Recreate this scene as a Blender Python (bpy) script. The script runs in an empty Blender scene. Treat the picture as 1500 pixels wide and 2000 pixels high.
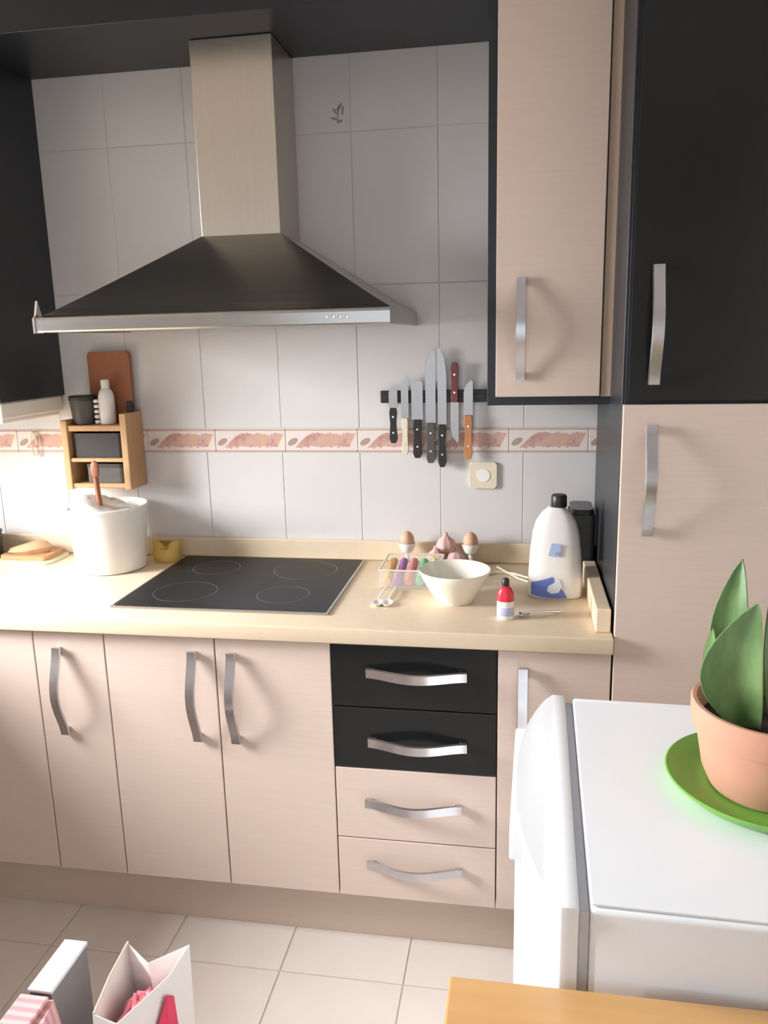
import bpy, bmesh, math, random
from mathutils import Vector, Matrix
random.seed(7)
S = bpy.context.scene
COL = S.collection
PI = math.pi

# ------------------------------------------------------------------ camera
F_PIX = 1561.16
CAM = Vector((0.7507, -2.3922, 1.5788))
RX = Vector((0.98603574, 0.1649838, -0.0226684))
UP = Vector((-0.01323001, 0.2132936, 0.97689856))
FW = Vector((-0.16600746, 0.962957, -0.21249785))
cd = bpy.data.cameras.new('camera'); cam = bpy.data.objects.new('camera', cd); COL.objects.link(cam)
cd.sensor_fit = 'VERTICAL'; cd.sensor_height = 36; cd.sensor_width = 27
cd.lens = F_PIX * 36 / 2000; cd.clip_start = 0.02
m = Matrix.Identity(4)
for i in range(3):
    m[i][0] = RX[i]; m[i][1] = UP[i]; m[i][2] = -FW[i]; m[i][3] = CAM[i]
cam.matrix_world = m
S.camera = cam

# ------------------------------------------------------------------ light
S.view_settings.view_transform = 'Standard'; S.view_settings.look = 'None'
S.view_settings.gamma = 1; S.view_settings.use_curve_mapping = False
S.view_settings.exposure = 0.42
S.cycles.use_denoising = True
S.cycles.max_bounces = 10; S.cycles.diffuse_bounces = 6; S.cycles.transparent_max_bounces = 12
w = bpy.data.worlds.new('daylight'); S.world = w; w.use_nodes = True
w.node_tree.nodes['Background'].inputs[0].default_value = (0.80, 0.90, 1.0, 1)
w.node_tree.nodes['Background'].inputs[1].default_value = 1.0
def area(name, loc, target, sx, sy, power, col):
    l = bpy.data.lights.new(name, 'AREA'); l.shape = 'RECTANGLE'; l.size = sx; l.size_y = sy
    l.energy = power; l.color = col
    o = bpy.data.objects.new(name, l); COL.objects.link(o); o.location = loc
    d = Vector(target) - Vector(loc)
    o.rotation_euler = d.to_track_quat('-Z', 'Y').to_euler()
    return o
# daylight entering through the left window; rear lamp is an added fill on camera-facing sides
area('window_daylight_left', (-1.965, -1.17, 1.62), (0.0, -1.10, 0.42), 0.62, 0.95, 56, (0.975, 0.985, 1.0)).data.spread = math.radians(104)
area('rear_fill', (0.2, -3.42, 1.45), (0.2, -.6, 0.0), 1.5, 1.5, 1.5, (0.98, 0.985, 1.0)).data.spread = math.radians(140)

# ------------------------------------------------------------------ materials
MATS = {}
def mk(name):
    mt = bpy.data.materials.new(name); mt.use_nodes = True; MATS[name] = mt
    nt = mt.node_tree
    return mt, nt, nt.nodes['Principled BSDF']
def N(nt, t, **k):
    n = nt.nodes.new(t)
    for a, b in k.items(): setattr(n, a, b)
    return n
def pbr(name, col, rough=0.5, metal=0.0, var=0.06, scale=(8, 8, 8), bump=0.0, spec=0.5, trans=0.0, coat=0.0, detail=3.0, sub=0.0):
    mt, nt, b = mk(name)
    tc = N(nt, 'ShaderNodeTexCoord'); mp = N(nt, 'ShaderNodeMapping'); mp.inputs['Scale'].default_value = scale
    nz = N(nt, 'ShaderNodeTexNoise'); nz.inputs['Scale'].default_value = 1.0; nz.inputs['Detail'].default_value = detail
    nt.links.new(tc.outputs['Object'], mp.inputs[0]); nt.links.new(mp.outputs[0], nz.inputs['Vector'])
    mx = N(nt, 'ShaderNodeMix', data_type='RGBA')
    mx.inputs['A'].default_value = tuple(max(0, c*(1-var)) for c in col) + (1,)
    mx.inputs['B'].default_value = tuple(min(1, c*(1+var)) for c in col) + (1,)
    nt.links.new(nz.outputs['Fac'], mx.inputs['Factor']); nt.links.new(mx.outputs['Result'], b.inputs['Base Color'])
    b.inputs['Roughness'].default_value = rough; b.inputs['Metallic'].default_value = metal
    b.inputs['Specular IOR Level'].default_value = spec; b.inputs['Transmission Weight'].default_value = trans
    b.inputs['Coat Weight'].default_value = coat; b.inputs['Subsurface Weight'].default_value = sub
    if bump:
        bp = N(nt, 'ShaderNodeBump'); bp.inputs['Strength'].default_value = bump; bp.inputs['Distance'].default_value = 0.002
        nt.links.new(nz.outputs['Fac'], bp.inputs['Height']); nt.links.new(bp.outputs[0], b.inputs['Normal'])
    return mt
pbr('laminate', (0.64, 0.515, 0.44), 0.42, var=0.05, scale=(6, 6, 160), bump=0.05, detail=5)
pbr('laminate_edge', (0.52, 0.39, 0.30), 0.5, var=0.06, scale=(60, 6, 6))
pbr('plinth', (0.54, 0.43, 0.35), 0.45, var=0.06, scale=(6, 6, 120))
pbr('black_gloss', (0.012, 0.013, 0.013), 0.18, var=0.1, scale=(4, 4, 4), spec=0.35)
pbr('black_carcass', (0.022, 0.025, 0.030), 0.36, var=0.15, scale=(10, 10, 60), spec=0.35)
pbr('worktop', (0.76, 0.62, 0.45), 0.38, var=0.05, scale=(30, 30, 30), detail=8)
pbr('wall_tile', (0.67, 0.65, 0.65), 0.22, var=0.03, scale=(7, 7, 7), bump=0.02)
pbr('grout', (0.62, 0.59, 0.57), 0.9, var=0.08, scale=(50, 50, 50))
pbr('floor_grout', (0.46, 0.40, 0.355), 0.9, var=0.1, scale=(50, 50, 50))
pbr('floor_tile', (0.63, 0.565, 0.52), 0.28, var=0.07, scale=(9, 9, 9), detail=6)
pbr('plaster', (0.74, 0.73, 0.72), 0.9, var=0.03, scale=(14, 14, 14), bump=0.1)
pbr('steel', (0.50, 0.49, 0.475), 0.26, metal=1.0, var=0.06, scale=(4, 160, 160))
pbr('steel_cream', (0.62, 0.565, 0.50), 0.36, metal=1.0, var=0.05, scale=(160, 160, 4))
pbr('steel_bright', (0.80, 0.79, 0.78), 0.22, metal=1.0, var=0.04, scale=(90, 90, 90))
pbr('handle_metal', (0.62, 0.61, 0.63), 0.28, metal=1.0, var=0.06, scale=(60, 60, 60))
pbr('blade', (0.44, 0.425, 0.42), 0.28, metal=0.9, var=0.08, scale=(4, 4, 120))
pbr('hob_glass', (0.020, 0.020, 0.022), 0.22, var=0.2, scale=(20, 20, 20), spec=0.06)
pbr('zone_print', (0.09, 0.09, 0.095), 0.3, var=0.1, scale=(90, 90, 90))
pbr('white_plastic', (0.84, 0.82, 0.79), 0.35, var=0.02, scale=(10, 10, 10))
pbr('white_enamel', (0.85, 0.88, 0.92), 0.30, var=0.015, scale=(6, 6, 6), bump=0.02)
pbr('gasket_grey', (0.52, 0.52, 0.55), 0.6, var=0.05, scale=(30, 30, 30))
pbr('dark_gap', (0.16, 0.13, 0.12), 0.7, var=0.1, scale=(30, 30, 30))
pbr('wood_table', (0.55, 0.315, 0.125), 0.38, var=0.14, scale=(3, 40, 40), detail=6)
pbr('wood_light', (0.56, 0.33, 0.16), 0.5, var=0.2, scale=(60, 60, 6), detail=6)
pbr('wood_red', (0.32, 0.12, 0.055), 0.5, var=0.2, scale=(60, 60, 5), detail=6)
pbr('wood_orange', (0.50, 0.22, 0.085), 0.45, var=0.2, scale=(90, 90, 8), detail=6)
pbr('wood_board', (0.48, 0.27, 0.13), 0.5, var=0.2, scale=(8, 60, 60), detail=6)
pbr('black_plastic', (0.018, 0.018, 0.017), 0.4, var=0.2, scale=(30, 30, 30))
pbr('dark_tin', (0.026, 0.022, 0.022), 0.5, var=0.25, scale=(30, 30, 30))
pbr('grey_tin', (0.085, 0.077, 0.07), 0.4, var=0.25, scale=(20, 20, 60))
pbr('dark_red_handle', (0.19, 0.05, 0.045), 0.45, var=0.2, scale=(40, 40, 40))
pbr('cream_plastic', (0.74, 0.67, 0.52), 0.45, var=0.04, scale=(20, 20, 20))
pbr('ceramic_cream', (0.86, 0.82, 0.72), 0.25, var=0.02, scale=(10, 10, 10), coat=0.3)
pbr('ceramic_white', (0.84, 0.82, 0.79), 0.22, var=0.02, scale=(10, 10, 10), coat=0.3)
pbr('egg', (0.62, 0.37, 0.26), 0.55, var=0.08, scale=(120, 120, 120))
pbr('garlic_pink', (0.64, 0.41, 0.38), 0.6, var=0.15, scale=(120, 120, 20), bump=0.2)
pbr('yellow_packet', (0.66, 0.44, 0.10), 0.4, var=0.12, scale=(40, 40, 40), bump=0.3)
pbr('paper_brown', (0.55, 0.34, 0.19), 0.6, var=0.12, scale=(30, 30, 30), bump=0.3)
pbr('plate_green', (0.66, 0.66, 0.45), 0.4, var=0.04, scale=(30, 30, 30))
pbr('dark_pot', (0.05, 0.042, 0.04), 0.4, var=0.2, scale=(20, 20, 20))
pbr('label_blue', (0.13, 0.20, 0.58), 0.35, var=0.08, scale=(30, 30, 30))
pbr('label_pale_blue', (0.42, 0.50, 0.80), 0.35, var=0.06, scale=(30, 30, 30))
pbr('label_white', (0.74, 0.80, 0.90), 0.35, var=0.04, scale=(30, 30, 30))
pbr('label_grey', (0.33, 0.36, 0.45), 0.4, var=0.06, scale=(30, 30, 30))
pbr('red_plastic', (0.72, 0.03, 0.055), 0.3, var=0.06, scale=(40, 40, 40))
pbr('lilac_label', (0.50, 0.50, 0.72), 0.4, var=0.08, scale=(40, 40, 40))
for nm, c in (('marker_orange', (0.85, 0.48, 0.12)), ('marker_purple', (0.36, 0.10, 0.44)), ('marker_red', (0.70, 0.17, 0.18)),
              ('marker_green', (0.10, 0.52, 0.23)), ('marker_yellow', (0.76, 0.66, 0.14))):
    pbr(nm, c, 0.35, var=0.05, scale=(40, 40, 40))
pbr('terracotta', (0.60, 0.31, 0.21), 0.75, var=0.10, scale=(14, 14, 14), bump=0.15)
pbr('saucer_green', (0.19, 0.47, 0.075), 0.35, var=0.05, scale=(14, 14, 14))
pbr('soil', (0.035, 0.026, 0.022), 0.95, var=0.5, scale=(90, 90, 90), bump=1.0)
pbr('tan_chunk', (0.52, 0.29, 0.17), 0.8, var=0.15, scale=(60, 60, 60))
pbr('paper_white', (0.84, 0.80, 0.77), 0.7, var=0.03, scale=(14, 14, 14), bump=0.15)
pbr('paper_rim', (0.70, 0.60, 0.48), 0.7, var=0.05, scale=(14, 14, 14))
pbr('show_through_pink', (0.86, 0.30, 0.37), 0.8, var=0.10, scale=(40, 40, 40), bump=0.4)
pbr('print_red', (0.74, 0.035, 0.11), 0.6, var=0.06, scale=(40, 40, 40))
pbr('carton_white', (0.76, 0.77, 0.80), 0.6, var=0.04, scale=(30, 30, 30))
pbr('carton_shade', (0.22, 0.21, 0.22), 0.6, var=0.08, scale=(30, 30, 30))
pbr('motif_brown', (0.40, 0.32, 0.24), 0.5, var=0.15, scale=(90, 90, 90))
pbr('light_bar', (0.80, 0.76, 0.70), 0.4, var=0.03, scale=(20, 20, 20))

def striped(name, a, b, freq, axis, rough=0.6):
    mt, nt, p = mk(name)
    tc = N(nt, 'ShaderNodeTexCoord'); wv = N(nt, 'ShaderNodeTexWave', bands_direction=axis)
    wv.inputs['Scale'].default_value = freq; wv.inputs['Distortion'].default_value = 0.6
    nt.links.new(tc.outputs['Object'], wv.inputs['Vector'])
    cr = N(nt, 'ShaderNodeValToRGB'); cr.color_ramp.elements[0].position = 0.42; cr.color_ramp.elements[1].position = 0.58
    cr.color_ramp.elements[0].color = a + (1,); cr.color_ramp.elements[1].color = b + (1,)
    nt.links.new(wv.outputs['Fac'], cr.inputs[0]); nt.links.new(cr.outputs[0], p.inputs['Base Color'])
    p.inputs['Roughness'].default_value = rough
    return mt
striped('pink_stripe', (0.80, 0.50, 0.50), (0.66, 0.33, 0.36), 16, 'Y')

def leaf_mat():
    mt, nt, p = mk('leaf_green')
    tc = N(nt, 'ShaderNodeTexCoord'); mp = N(nt, 'ShaderNodeMapping'); mp.inputs['Scale'].default_value = (26, 26, 9)
    nz = N(nt, 'ShaderNodeTexNoise'); nz.inputs['Scale'].default_value = 1.0; nz.inputs['Detail'].default_value = 4
    cr = N(nt, 'ShaderNodeValToRGB')
    cr.color_ramp.elements[0].position = 0.35; cr.color_ramp.elements[0].color = (0.10, 0.20, 0.065, 1)
    cr.color_ramp.elements[1].position = 0.68; cr.color_ramp.elements[1].color = (0.22, 0.36, 0.14, 1)
    nt.links.new(tc.outputs['Object'], mp.inputs[0]); nt.links.new(mp.outputs[0], nz.inputs['Vector'])
    nt.links.new(nz.outputs['Fac'], cr.inputs[0]); nt.links.new(cr.outputs[0], p.inputs['Base Color'])
    p.inputs['Roughness'].default_value = 0.38
leaf_mat()

def clear_mat(name, col, alpha):
    mt, nt, p = mk(name)
    nz = N(nt, 'ShaderNodeTexNoise'); nz.inputs['Scale'].default_value = 30
    mr = N(nt, 'ShaderNodeMapRange'); mr.inputs['To Min'].default_value = 0.10; mr.inputs['To Max'].default_value = 0.2
    nt.links.new(nz.outputs['Fac'], mr.inputs[0]); nt.links.new(mr.outputs[0], p.inputs['Roughness'])
    p.inputs['Base Color'].default_value = col + (1,); p.inputs['Alpha'].default_value = alpha
clear_mat('clear_plastic', (0.85, 0.84, 0.80), 0.22)
clear_mat('window_glass', (0.9, 0.95, 1.0), 0.06)

def border_mat():
    """flat print of the border tiles: leaf band with a slanting ribbon, an oval and two thin lines"""
    mt, nt, p = mk('border_tile')
    tc = N(nt, 'ShaderNodeTexCoord'); sx = N(nt, 'ShaderNodeSeparateXYZ'); nt.links.new(tc.outputs['Object'], sx.inputs[0])
    def M(op, a, b=None, c=None):
        n = N(nt, 'ShaderNodeMath', operation=op)
        for i, v in enumerate((a, b, c)):
            if v is None: continue
            if isinstance(v, (int, float)): n.inputs[i].default_value = v
            else: nt.links.new(v, n.inputs[i])
        return n.outputs[0]
    u, v = sx.outputs[0], sx.outputs[2]
    nz = N(nt, 'ShaderNodeTexNoise'); nz.inputs['Scale'].default_value = 48; nz.inputs['Detail'].default_value = 3; nz.inputs['Distortion'].default_value = 1.2
    nt.links.new(tc.outputs['Object'], nz.inputs['Vector'])
    n = M('MULTIPLY', M('SUBTRACT', nz.outputs['Fac'], 0.5), 0.03)
    vv = M('ADD', v, n)
    band = M('MULTIPLY', M('LESS_THAN', M('ABSOLUTE', vv), 0.021),
             M('MULTIPLY', M('GREATER_THAN', M('SUBTRACT', u, M('MULTIPLY', v, 1.1)), -0.062), M('LESS_THAN', M('SUBTRACT', u, M('MULTIPLY', v, 0.5)), 0.098)))
    du = M('DIVIDE', M('SUBTRACT', M('SUBTRACT', u, M('MULTIPLY', v, 0.7)), -0.088), 0.014); dv = M('DIVIDE', M('ADD', v, 0.004), 0.012)
    oval = M('LESS_THAN', M('ADD', M('MULTIPLY', du, du), M('MULTIPLY', dv, dv)), 1.0)
    line = M('LESS_THAN', M('ABSOLUTE', M('SUBTRACT', M('ABSOLUTE', v), 0.0325)), 0.0016)
    cr = N(nt, 'ShaderNodeValToRGB'); e = cr.color_ramp.elements
    nz2 = N(nt, 'ShaderNodeTexNoise'); nz2.inputs['Scale'].default_value = 32; nz2.inputs['Detail'].default_value = 2
    nt.links.new(tc.outputs['Object'], nz2.inputs['Vector']); nt.links.new(nz2.outputs['Fac'], cr.inputs[0])
    e[0].position = 0.30; e[0].color = (0.46, 0.24, 0.20, 1); e[1].position = 0.72; e[1].color = (0.66, 0.40, 0.27, 1)
    x = e.new(0.5); x.color = (0.60, 0.38, 0.34, 1)
    def mix(f, a, b):
        mx = N(nt, 'ShaderNodeMix', data_type='RGBA'); nt.links.new(f, mx.inputs['Factor'])
        for k, q in (('A', a), ('B', b)):
            if isinstance(q, tuple): mx.inputs[k].default_value = q
            else: nt.links.new(q, mx.inputs[k])
        return mx.outputs['Result']
    c = mix(band, (0.76, 0.67, 0.63, 1), cr.outputs[0])
    c = mix(oval, c, (0.42, 0.30, 0.27, 1)); c = mix(line, c, (0.47, 0.27, 0.22, 1))
    nt.links.new(c, p.inputs['Base Color']); p.inputs['Roughness'].default_value = 0.25
border_mat()

# ------------------------------------------------------------------ helpers
ORIGIN = {}
def empty(name, loc, label, cat, group=None):
    o = bpy.data.objects.new(name, None); o.empty_display_size = 0.05; COL.objects.link(o); o.location = loc
    tag(o, label, cat, group); ORIGIN[o.name] = Vector(loc)
    return o
def tag(o, label=None, cat=None, group=None, kind=None):
    for k, v in (('label', label), ('category', cat), ('group', group), ('kind', kind)):
        if v: o[k] = v
    return o
def obj(name, bm, mat, parent=None, loc=None, smooth=False, extra=None):
    """links bm (world coordinates) as one mesh object; its origin is its thing's, or loc / its base centre"""
    bmesh.ops.recalc_face_normals(bm, faces=bm.faces)
    if parent is not None: org = ORIGIN[parent.name]
    elif loc is not None: org = Vector(loc)
    else:
        xs = [v.co for v in bm.verts]
        org = Vector(((min(v.x for v in xs)+max(v.x for v in xs))/2, (min(v.y for v in xs)+max(v.y for v in xs))/2, min(v.z for v in xs)))
    bmesh.ops.translate(bm, verts=bm.verts, vec=-org)
    me = bpy.data.meshes.new(name); bm.to_mesh(me); bm.free()
    if smooth:
        for p in me.polygons: p.use_smooth = True
        me.set_sharp_from_angle(angle=math.radians(38))
    me.materials.append(MATS[mat])
    for e in (extra or []): me.materials.append(MATS[e])
    o = bpy.data.objects.new(name, me); COL.objects.link(o)
    if parent is not None: o.parent = parent
    else: o.location = org
    ORIGIN[o.name] = org
    return o
def share(name, me, parent, loc, rot=None):
    """another object on the same mesh data; loc in world coordinates"""
    o = bpy.data.objects.new(name, me); COL.objects.link(o); org = Vector((0, 0, 0))
    if parent is not None: o.parent = parent; org = ORIGIN[parent.name]
    o.location = Vector(loc) - org
    if rot: o.rotation_euler = rot
    ORIGIN[o.name] = Vector(loc)
    return o
def box(x0, x1, y0, y1, z0, z1, bev=0.0, seg=2, bm=None):
    b2 = bmesh.new()
    r = bmesh.ops.create_cube(b2, size=1.0)
    for v in b2.verts:
        v.co = Vector(((x0+x1)/2 + v.co.x*abs(x1-x0), (y0+y1)/2 + v.co.y*abs(y1-y0), (z0+z1)/2 + v.co.z*abs(z1-z0)))
    if bev: bmesh.ops.bevel(b2, geom=list(b2.edges), offset=bev, segments=seg, affect='EDGES', profile=0.5)
    if bm is None: return b2
    join(bm, b2); return bm
def join(bm, other):
    me = bpy.data.meshes.new('tmp'); other.to_mesh(me); other.free(); bm.from_mesh(me); bpy.data.meshes.remove(me)
    return bm
def lathe(prof, c, seg=40, sx=1.0, sy=1.0, cap=True):
    """prof: list of (radius, z); turned about the vertical through c"""
    bm = bmesh.new(); rings = []
    for r, z in prof:
        if r < 1e-6: rings.append([bm.verts.new((c[0], c[1], c[2]+z))]); continue
        rings.append([bm.verts.new((c[0]+r*sx*math.cos(2*PI*i/seg), c[1]+r*sy*math.sin(2*PI*i/seg), c[2]+z)) for i in range(seg)])
    for a, b in zip(rings, rings[1:]):
        for i in range(seg):
            j = (i+1) % seg
            if len(a) == 1 and len(b) == 1: continue
            if len(a) == 1: bm.faces.new((a[0], b[i], b[j]))
            elif len(b) == 1: bm.faces.new((a[i], a[j], b[0]))
            else: bm.faces.new((a[i], a[j], b[j], b[i]))
    if cap:
        for rg in (rings[0], rings[-1]):
            if len(rg) > 2:
                try: bm.faces.new(rg)
                except ValueError: pass
    return bm
def tube(pts, r, seg=10, bm=None):
    pts = [Vector(p) for p in pts]; rr = r if isinstance(r, (list, tuple)) else [r]*len(pts)
    b2 = bmesh.new(); rings = []
    up = Vector((0, 0, 1))
    for i, p in enumerate(pts):
        t = (pts[min(i+1, len(pts)-1)] - pts[max(i-1, 0)]).normalized()
        a = t.cross(up)
        if a.length < 1e-3: a = t.cross(Vector((1, 0, 0)))
        a.normalize(); b = t.cross(a)
        rings.append([b2.verts.new(p + rr[i]*(a*math.cos(2*PI*k/seg) + b*math.sin(2*PI*k/seg))) for k in range(seg)])
    for A, B in zip(rings, rings[1:]):
        for k in range(seg): b2.faces.new((A[k], A[(k+1) % seg], B[(k+1) % seg], B[k]))
    b2.faces.new(rings[0]); b2.faces.new(rings[-1])
    if bm is None: return b2
    return join(bm, b2)
def prism(poly, axis, a, b, bev=0.0):
    """extrudes a 2D outline along an axis: x -> (y,z), y -> (x,z), z -> (x,y)"""
    bm = bmesh.new()
    f = {'x': lambda u, v, t: (t, u, v), 'y': lambda u, v, t: (u, t, v), 'z': lambda u, v, t: (u, v, t)}[axis]
    A = [bm.verts.new(f(u, v, a)) for u, v in poly]; B = [bm.verts.new(f(u, v, b)) for u, v in poly]
    n = len(poly)
    bm.faces.new(A); bm.faces.new(B)
    for i in range(n): bm.faces.new((A[i], A[(i+1) % n], B[(i+1) % n], B[i]))
    if bev: bmesh.ops.bevel(bm, geom=list(bm.edges), offset=bev, segments=2, affect='EDGES', profile=0.5)
    return bm
def rounded(x0, x1, y0, y1, r, n=5):
    out = []
    for cx, cy, a0 in ((x1-r, y1-r, 0), (x0+r, y1-r, PI/2), (x0+r, y0+r, PI), (x1-r, y0+r, 1.5*PI)):
        for i in range(n+1):
            a = a0 + PI/2*i/n; out.append((cx+r*math.cos(a), cy+r*math.sin(a)))
    return out
def loft(rings, close=True, capends=True):
    bm = bmesh.new(); R = [[bm.verts.new(p) for p in r] for r in rings]; n = len(R[0])
    for A, B in zip(R, R[1:]):
        for i in range(n if close else n-1): bm.faces.new((A[i], A[(i+1) % n], B[(i+1) % n], B[i]))
    if capends and close: bm.faces.new(R[0]); bm.faces.new(R[-1])
    return bm

# ------------------------------------------------------------------ the room
XL, XR_, YR, ZC = -2.00, 1.80, -3.50, 2.52
def structure(name, bm, mat, label=None):
    o = obj(name, bm, mat); o['kind'] = 'structure'
    return o
floor = structure('floor', box(XL-.1, XR_+.1, YR-.1, .1, -.06, -.002), 'floor_grout')
wall_back = structure('wall_back', box(XL-.1, XR_+.1, -0.0012, .1, -.06, ZC), 'grout')
structure('wall_right', box(XR_, XR_+.1, YR, .004, -.004, ZC), 'plaster')
structure('ceiling', box(XL-.1, XR_+.1, YR-.1, .1, ZC, ZC+.08), 'plaster')
WY0, WY1, WZ0, WZ1 = -1.54, -0.80, 1.10, 2.14
b = box(XL-.1, XL, YR, .004, -.004, WZ0); box(XL-.1, XL, YR, .004, WZ1, ZC, bm=b)
box(XL-.1, XL, YR, WY0, WZ0, WZ1, bm=b); box(XL-.1, XL, WY1, .004, WZ0, WZ1, bm=b)
structure('wall_left', b, 'plaster')
RX0, RX1, RZ0, RZ1 = -0.6, 1.0, 0.65, 2.25
b = box(XL-.1, XR_+.1, YR-.1, YR, -.004, RZ0); box(XL-.1, XR_+.1, YR-.1, YR, RZ1, ZC, bm=b)
box(XL-.1, RX0, YR-.1, YR, RZ0, RZ1, bm=b); box(RX1, XR_+.1, YR-.1, YR, RZ0, RZ1, bm=b)
structure('wall_rear', b, 'plaster')
def window(name, axis, a0, a1, z0, z1, p):
    def bx(u0, u1, v0, v1, t, bm=None):
        return box(p-t, p+t, u0, u1, v0, v1, .003, bm=bm) if axis == 'x' else box(u0, u1, p-t, p+t, v0, v1, .003, bm=bm)
    f = bx(a0, a1, z0, z0+.05, .03); bx(a0, a1, z1-.05, z1, .03, f)
    mid = (a0+a1)/2
    for u in (a0, mid-.025, a1-.05): bx(u, u+.05, z0+.05, z1-.05, .03, f)
    fr = structure(name, f, 'white_plastic')
    for u0, u1 in ((a0+.05, mid-.025), (mid+.025, a1-.05)):
        obj('pane', bx(u0, u1, z0+.05, z1-.05, .003), 'window_glass', fr)
window('window_1', 'x', WY0, WY1, WZ0, WZ1, XL-.05)
window('added_rear_window', 'y', RX0, RX1, RZ0, RZ1, YR-.05)  # unseen rear window, added to go with the fill lamp

# wall tiles: cream glazed slabs, a printed border between two courses
TP, G = 0.247, 0.0016
cols = [0.022 + TP*k for k in range(-10, 7)]
def tile_mesh(wd, h, mat, depth=0.008, bev=0.0012):
    bm = box(-wd/2+G/2, wd/2-G/2, -depth, 0.0, -h/2+G/2, h/2-G/2, bev, 1)
    me = bpy.data.meshes.new('tile'); bm.to_mesh(me); bm.free(); me.materials.append(MATS[mat]); return me
rows = [(.90, 1.238), (1.312, 1.732), (1.732, 2.152), (2.152, ZC)]
for z0, z1 in rows:
    me = tile_mesh(TP, z1-z0, 'wall_tile')
    for x in cols:
        if x < XL or x+TP > 1.28: continue
        t = share('wall_tile', me, wall_back, (x+TP/2, 0.005+random.uniform(-.0003, .0003), (z0+z1)/2))
        if abs(x+TP/2-.145) < .13 and z1 > 2.4:      # the tile with a small printed sprig
            bm = bmesh.new()
            for cx, cz, rx, rz, rot in ((.226, 2.206, .004, .011, .7), (.238, 2.218, .004, .012, -.6), (.247, 2.208, .0035, .013, -.15),
                                        (.234, 2.196, .0015, .024, -.12), (.222, 2.188, .010, .0035, -.2), (.238, 2.180, .009, .0035, .3)):
                pl = [(cx+rx*math.cos(a)*math.cos(rot)-rz*math.sin(a)*math.sin(rot), cz+rx*math.cos(a)*math.sin(rot)+rz*math.sin(a)*math.cos(rot)) for a in [2*PI*i/14 for i in range(14)]]
                join(bm, prism(pl, 'y', -.0038, -.0030))
            tag(obj('printed_motif', bm, 'motif_brown', t), 'small brown printed sprig')
BP = 0.2287
me = tile_mesh(BP, 1.312-1.238, 'border_tile', .010)
for k in range(-11, 6):
    x = .034 + BP*k
    if x < XL or x+BP > 1.28: continue
    share('border_tile', me, wall_back, (x+BP/2, 0.005, 1.275))
# floor tiles
FT = 0.3195
me_bm = box(-FT/2+.0018, FT/2-.0018, -FT/2+.0018, FT/2-.0018, -.008, 0, .0012, 1)
me = bpy.data.meshes.new('floor_tile'); me_bm.to_mesh(me); me_bm.free(); me.materials.append(MATS['floor_tile'])
for i in range(-9, 6):
    for j in range(-1, 9):
        x = .163 + FT*i + FT/2; y = -.713 - FT*j + FT/2
        if x-FT/2 < XL-.3 or x+FT/2 > XR_+.3 or y-FT/2 < YR-.25: continue
        share('floor_tile', me, floor, (x, y, random.uniform(-.0003, .0003)))

# ------------------------------------------------------------------ handles
def handle_mesh(L=.245, wd=.026, th=.005, bow=.030):
    """flat metal strip bowing out between two feet, along local x, out along -y"""
    n = 26; rings = []
    for i in range(n+1):
        t = i/n; x = (t-.5)*L
        d = .010 + bow*(.5-.5*math.cos(2*PI*min(max(t, 0), 1)))**.8
        rings.append([(x, -d, -wd/2), (x, -d-th, -wd/2+.002), (x, -d-th, wd/2-.002), (x, -d, wd/2)])
    bm = loft(rings)
    for s in (-1, 1): box(s*(L/2-.010)-.009, s*(L/2-.010)+.009, -.0135, 0, -wd/2+.004, wd/2-.004, .001, 1, bm)
    bmesh.ops.recalc_face_normals(bm, faces=bm.faces)
    me = bpy.data.meshes.new('handle'); bm.to_mesh(me); bm.free(); me.materials.append(MATS['handle_metal'])
    for p in me.polygons: p.use_smooth = True
    me.set_sharp_from_angle(angle=math.radians(40))
    return me
HANDLE = handle_mesh()
def handle(parent, x, y, z, vertical):
    return share('handle', HANDLE, parent, (x, y, z), (0, PI/2, 0) if vertical else None)

# ------------------------------------------------------------------ base cabinets
YB, YD = -.578, -.598         # carcass front, door face
ZB, ZT = .150, .853
def panel(name, parent, x0, x1, z0, z1, y, mat='laminate', th=.019):
    return obj(name, box(x0+.0016, x1-.0016, y, y+th, z0+.0016, z1-.0016, .0016, 2), mat, parent)
def cabinet(x0, x1, label, y0=-.02, z0=.148, z1=.858, mat='laminate_edge', name='base_cabinet', cat='cabinet', yb=YB):
    e = empty(name, ((x0+x1)/2, (y0+yb)/2, z0), label, cat)
    obj('body', box(x0+.0005, x1-.0005, yb, y0, z0, z1, .001, 1), mat, e)
    return e
c = cabinet(-.915, -.50, 'shaded beige corner base cabinet at the far left, no handle in view')
panel('door', c, -.915, -.50, ZB, ZT, YD)
c = cabinet(-.50, -.30, 'narrow beige base cabinet with one bow handle, left of the hob cabinet')
d = panel('door', c, -.50, -.30, ZB, ZT, YD); handle(d, -.43, YD, .690, True)
c = cabinet(-.30, .30, 'wide beige base cabinet with two doors below the hob')
d = panel('door', c, -.30, 0, ZB, ZT, YD); handle(d, -.058, YD, .695, True)
d = panel('door', c, 0, .30, ZB, ZT, YD); handle(d, .045, YD, .695, True)
c = cabinet(.30, .706, 'drawer cabinet with two black drawers above two beige ones', name='drawer_cabinet')
for z0, z1, mt, hx, hz in ((.687, ZT, 'black_gloss', .512, .783), (.521, .687, 'black_gloss', .512, .598), (.322, .521, 'laminate', .500, .430), (ZB, .322, 'laminate', .500, .252)):
    d = panel('drawer', c, .30, .706, z0, z1, YD, mt)
    tag(d, 'glossy black drawer front' if mt == 'black_gloss' else 'beige drawer front')
    handle(d, hx, YD, hz, False)
c = cabinet(.706, .968, 'beige base cabinet between the drawers and the tall cupboard, partly behind fridge')
d = panel('door', c, .706, .968, ZB, ZT, YD); handle(d, .766, YD, .690, True)
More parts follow.
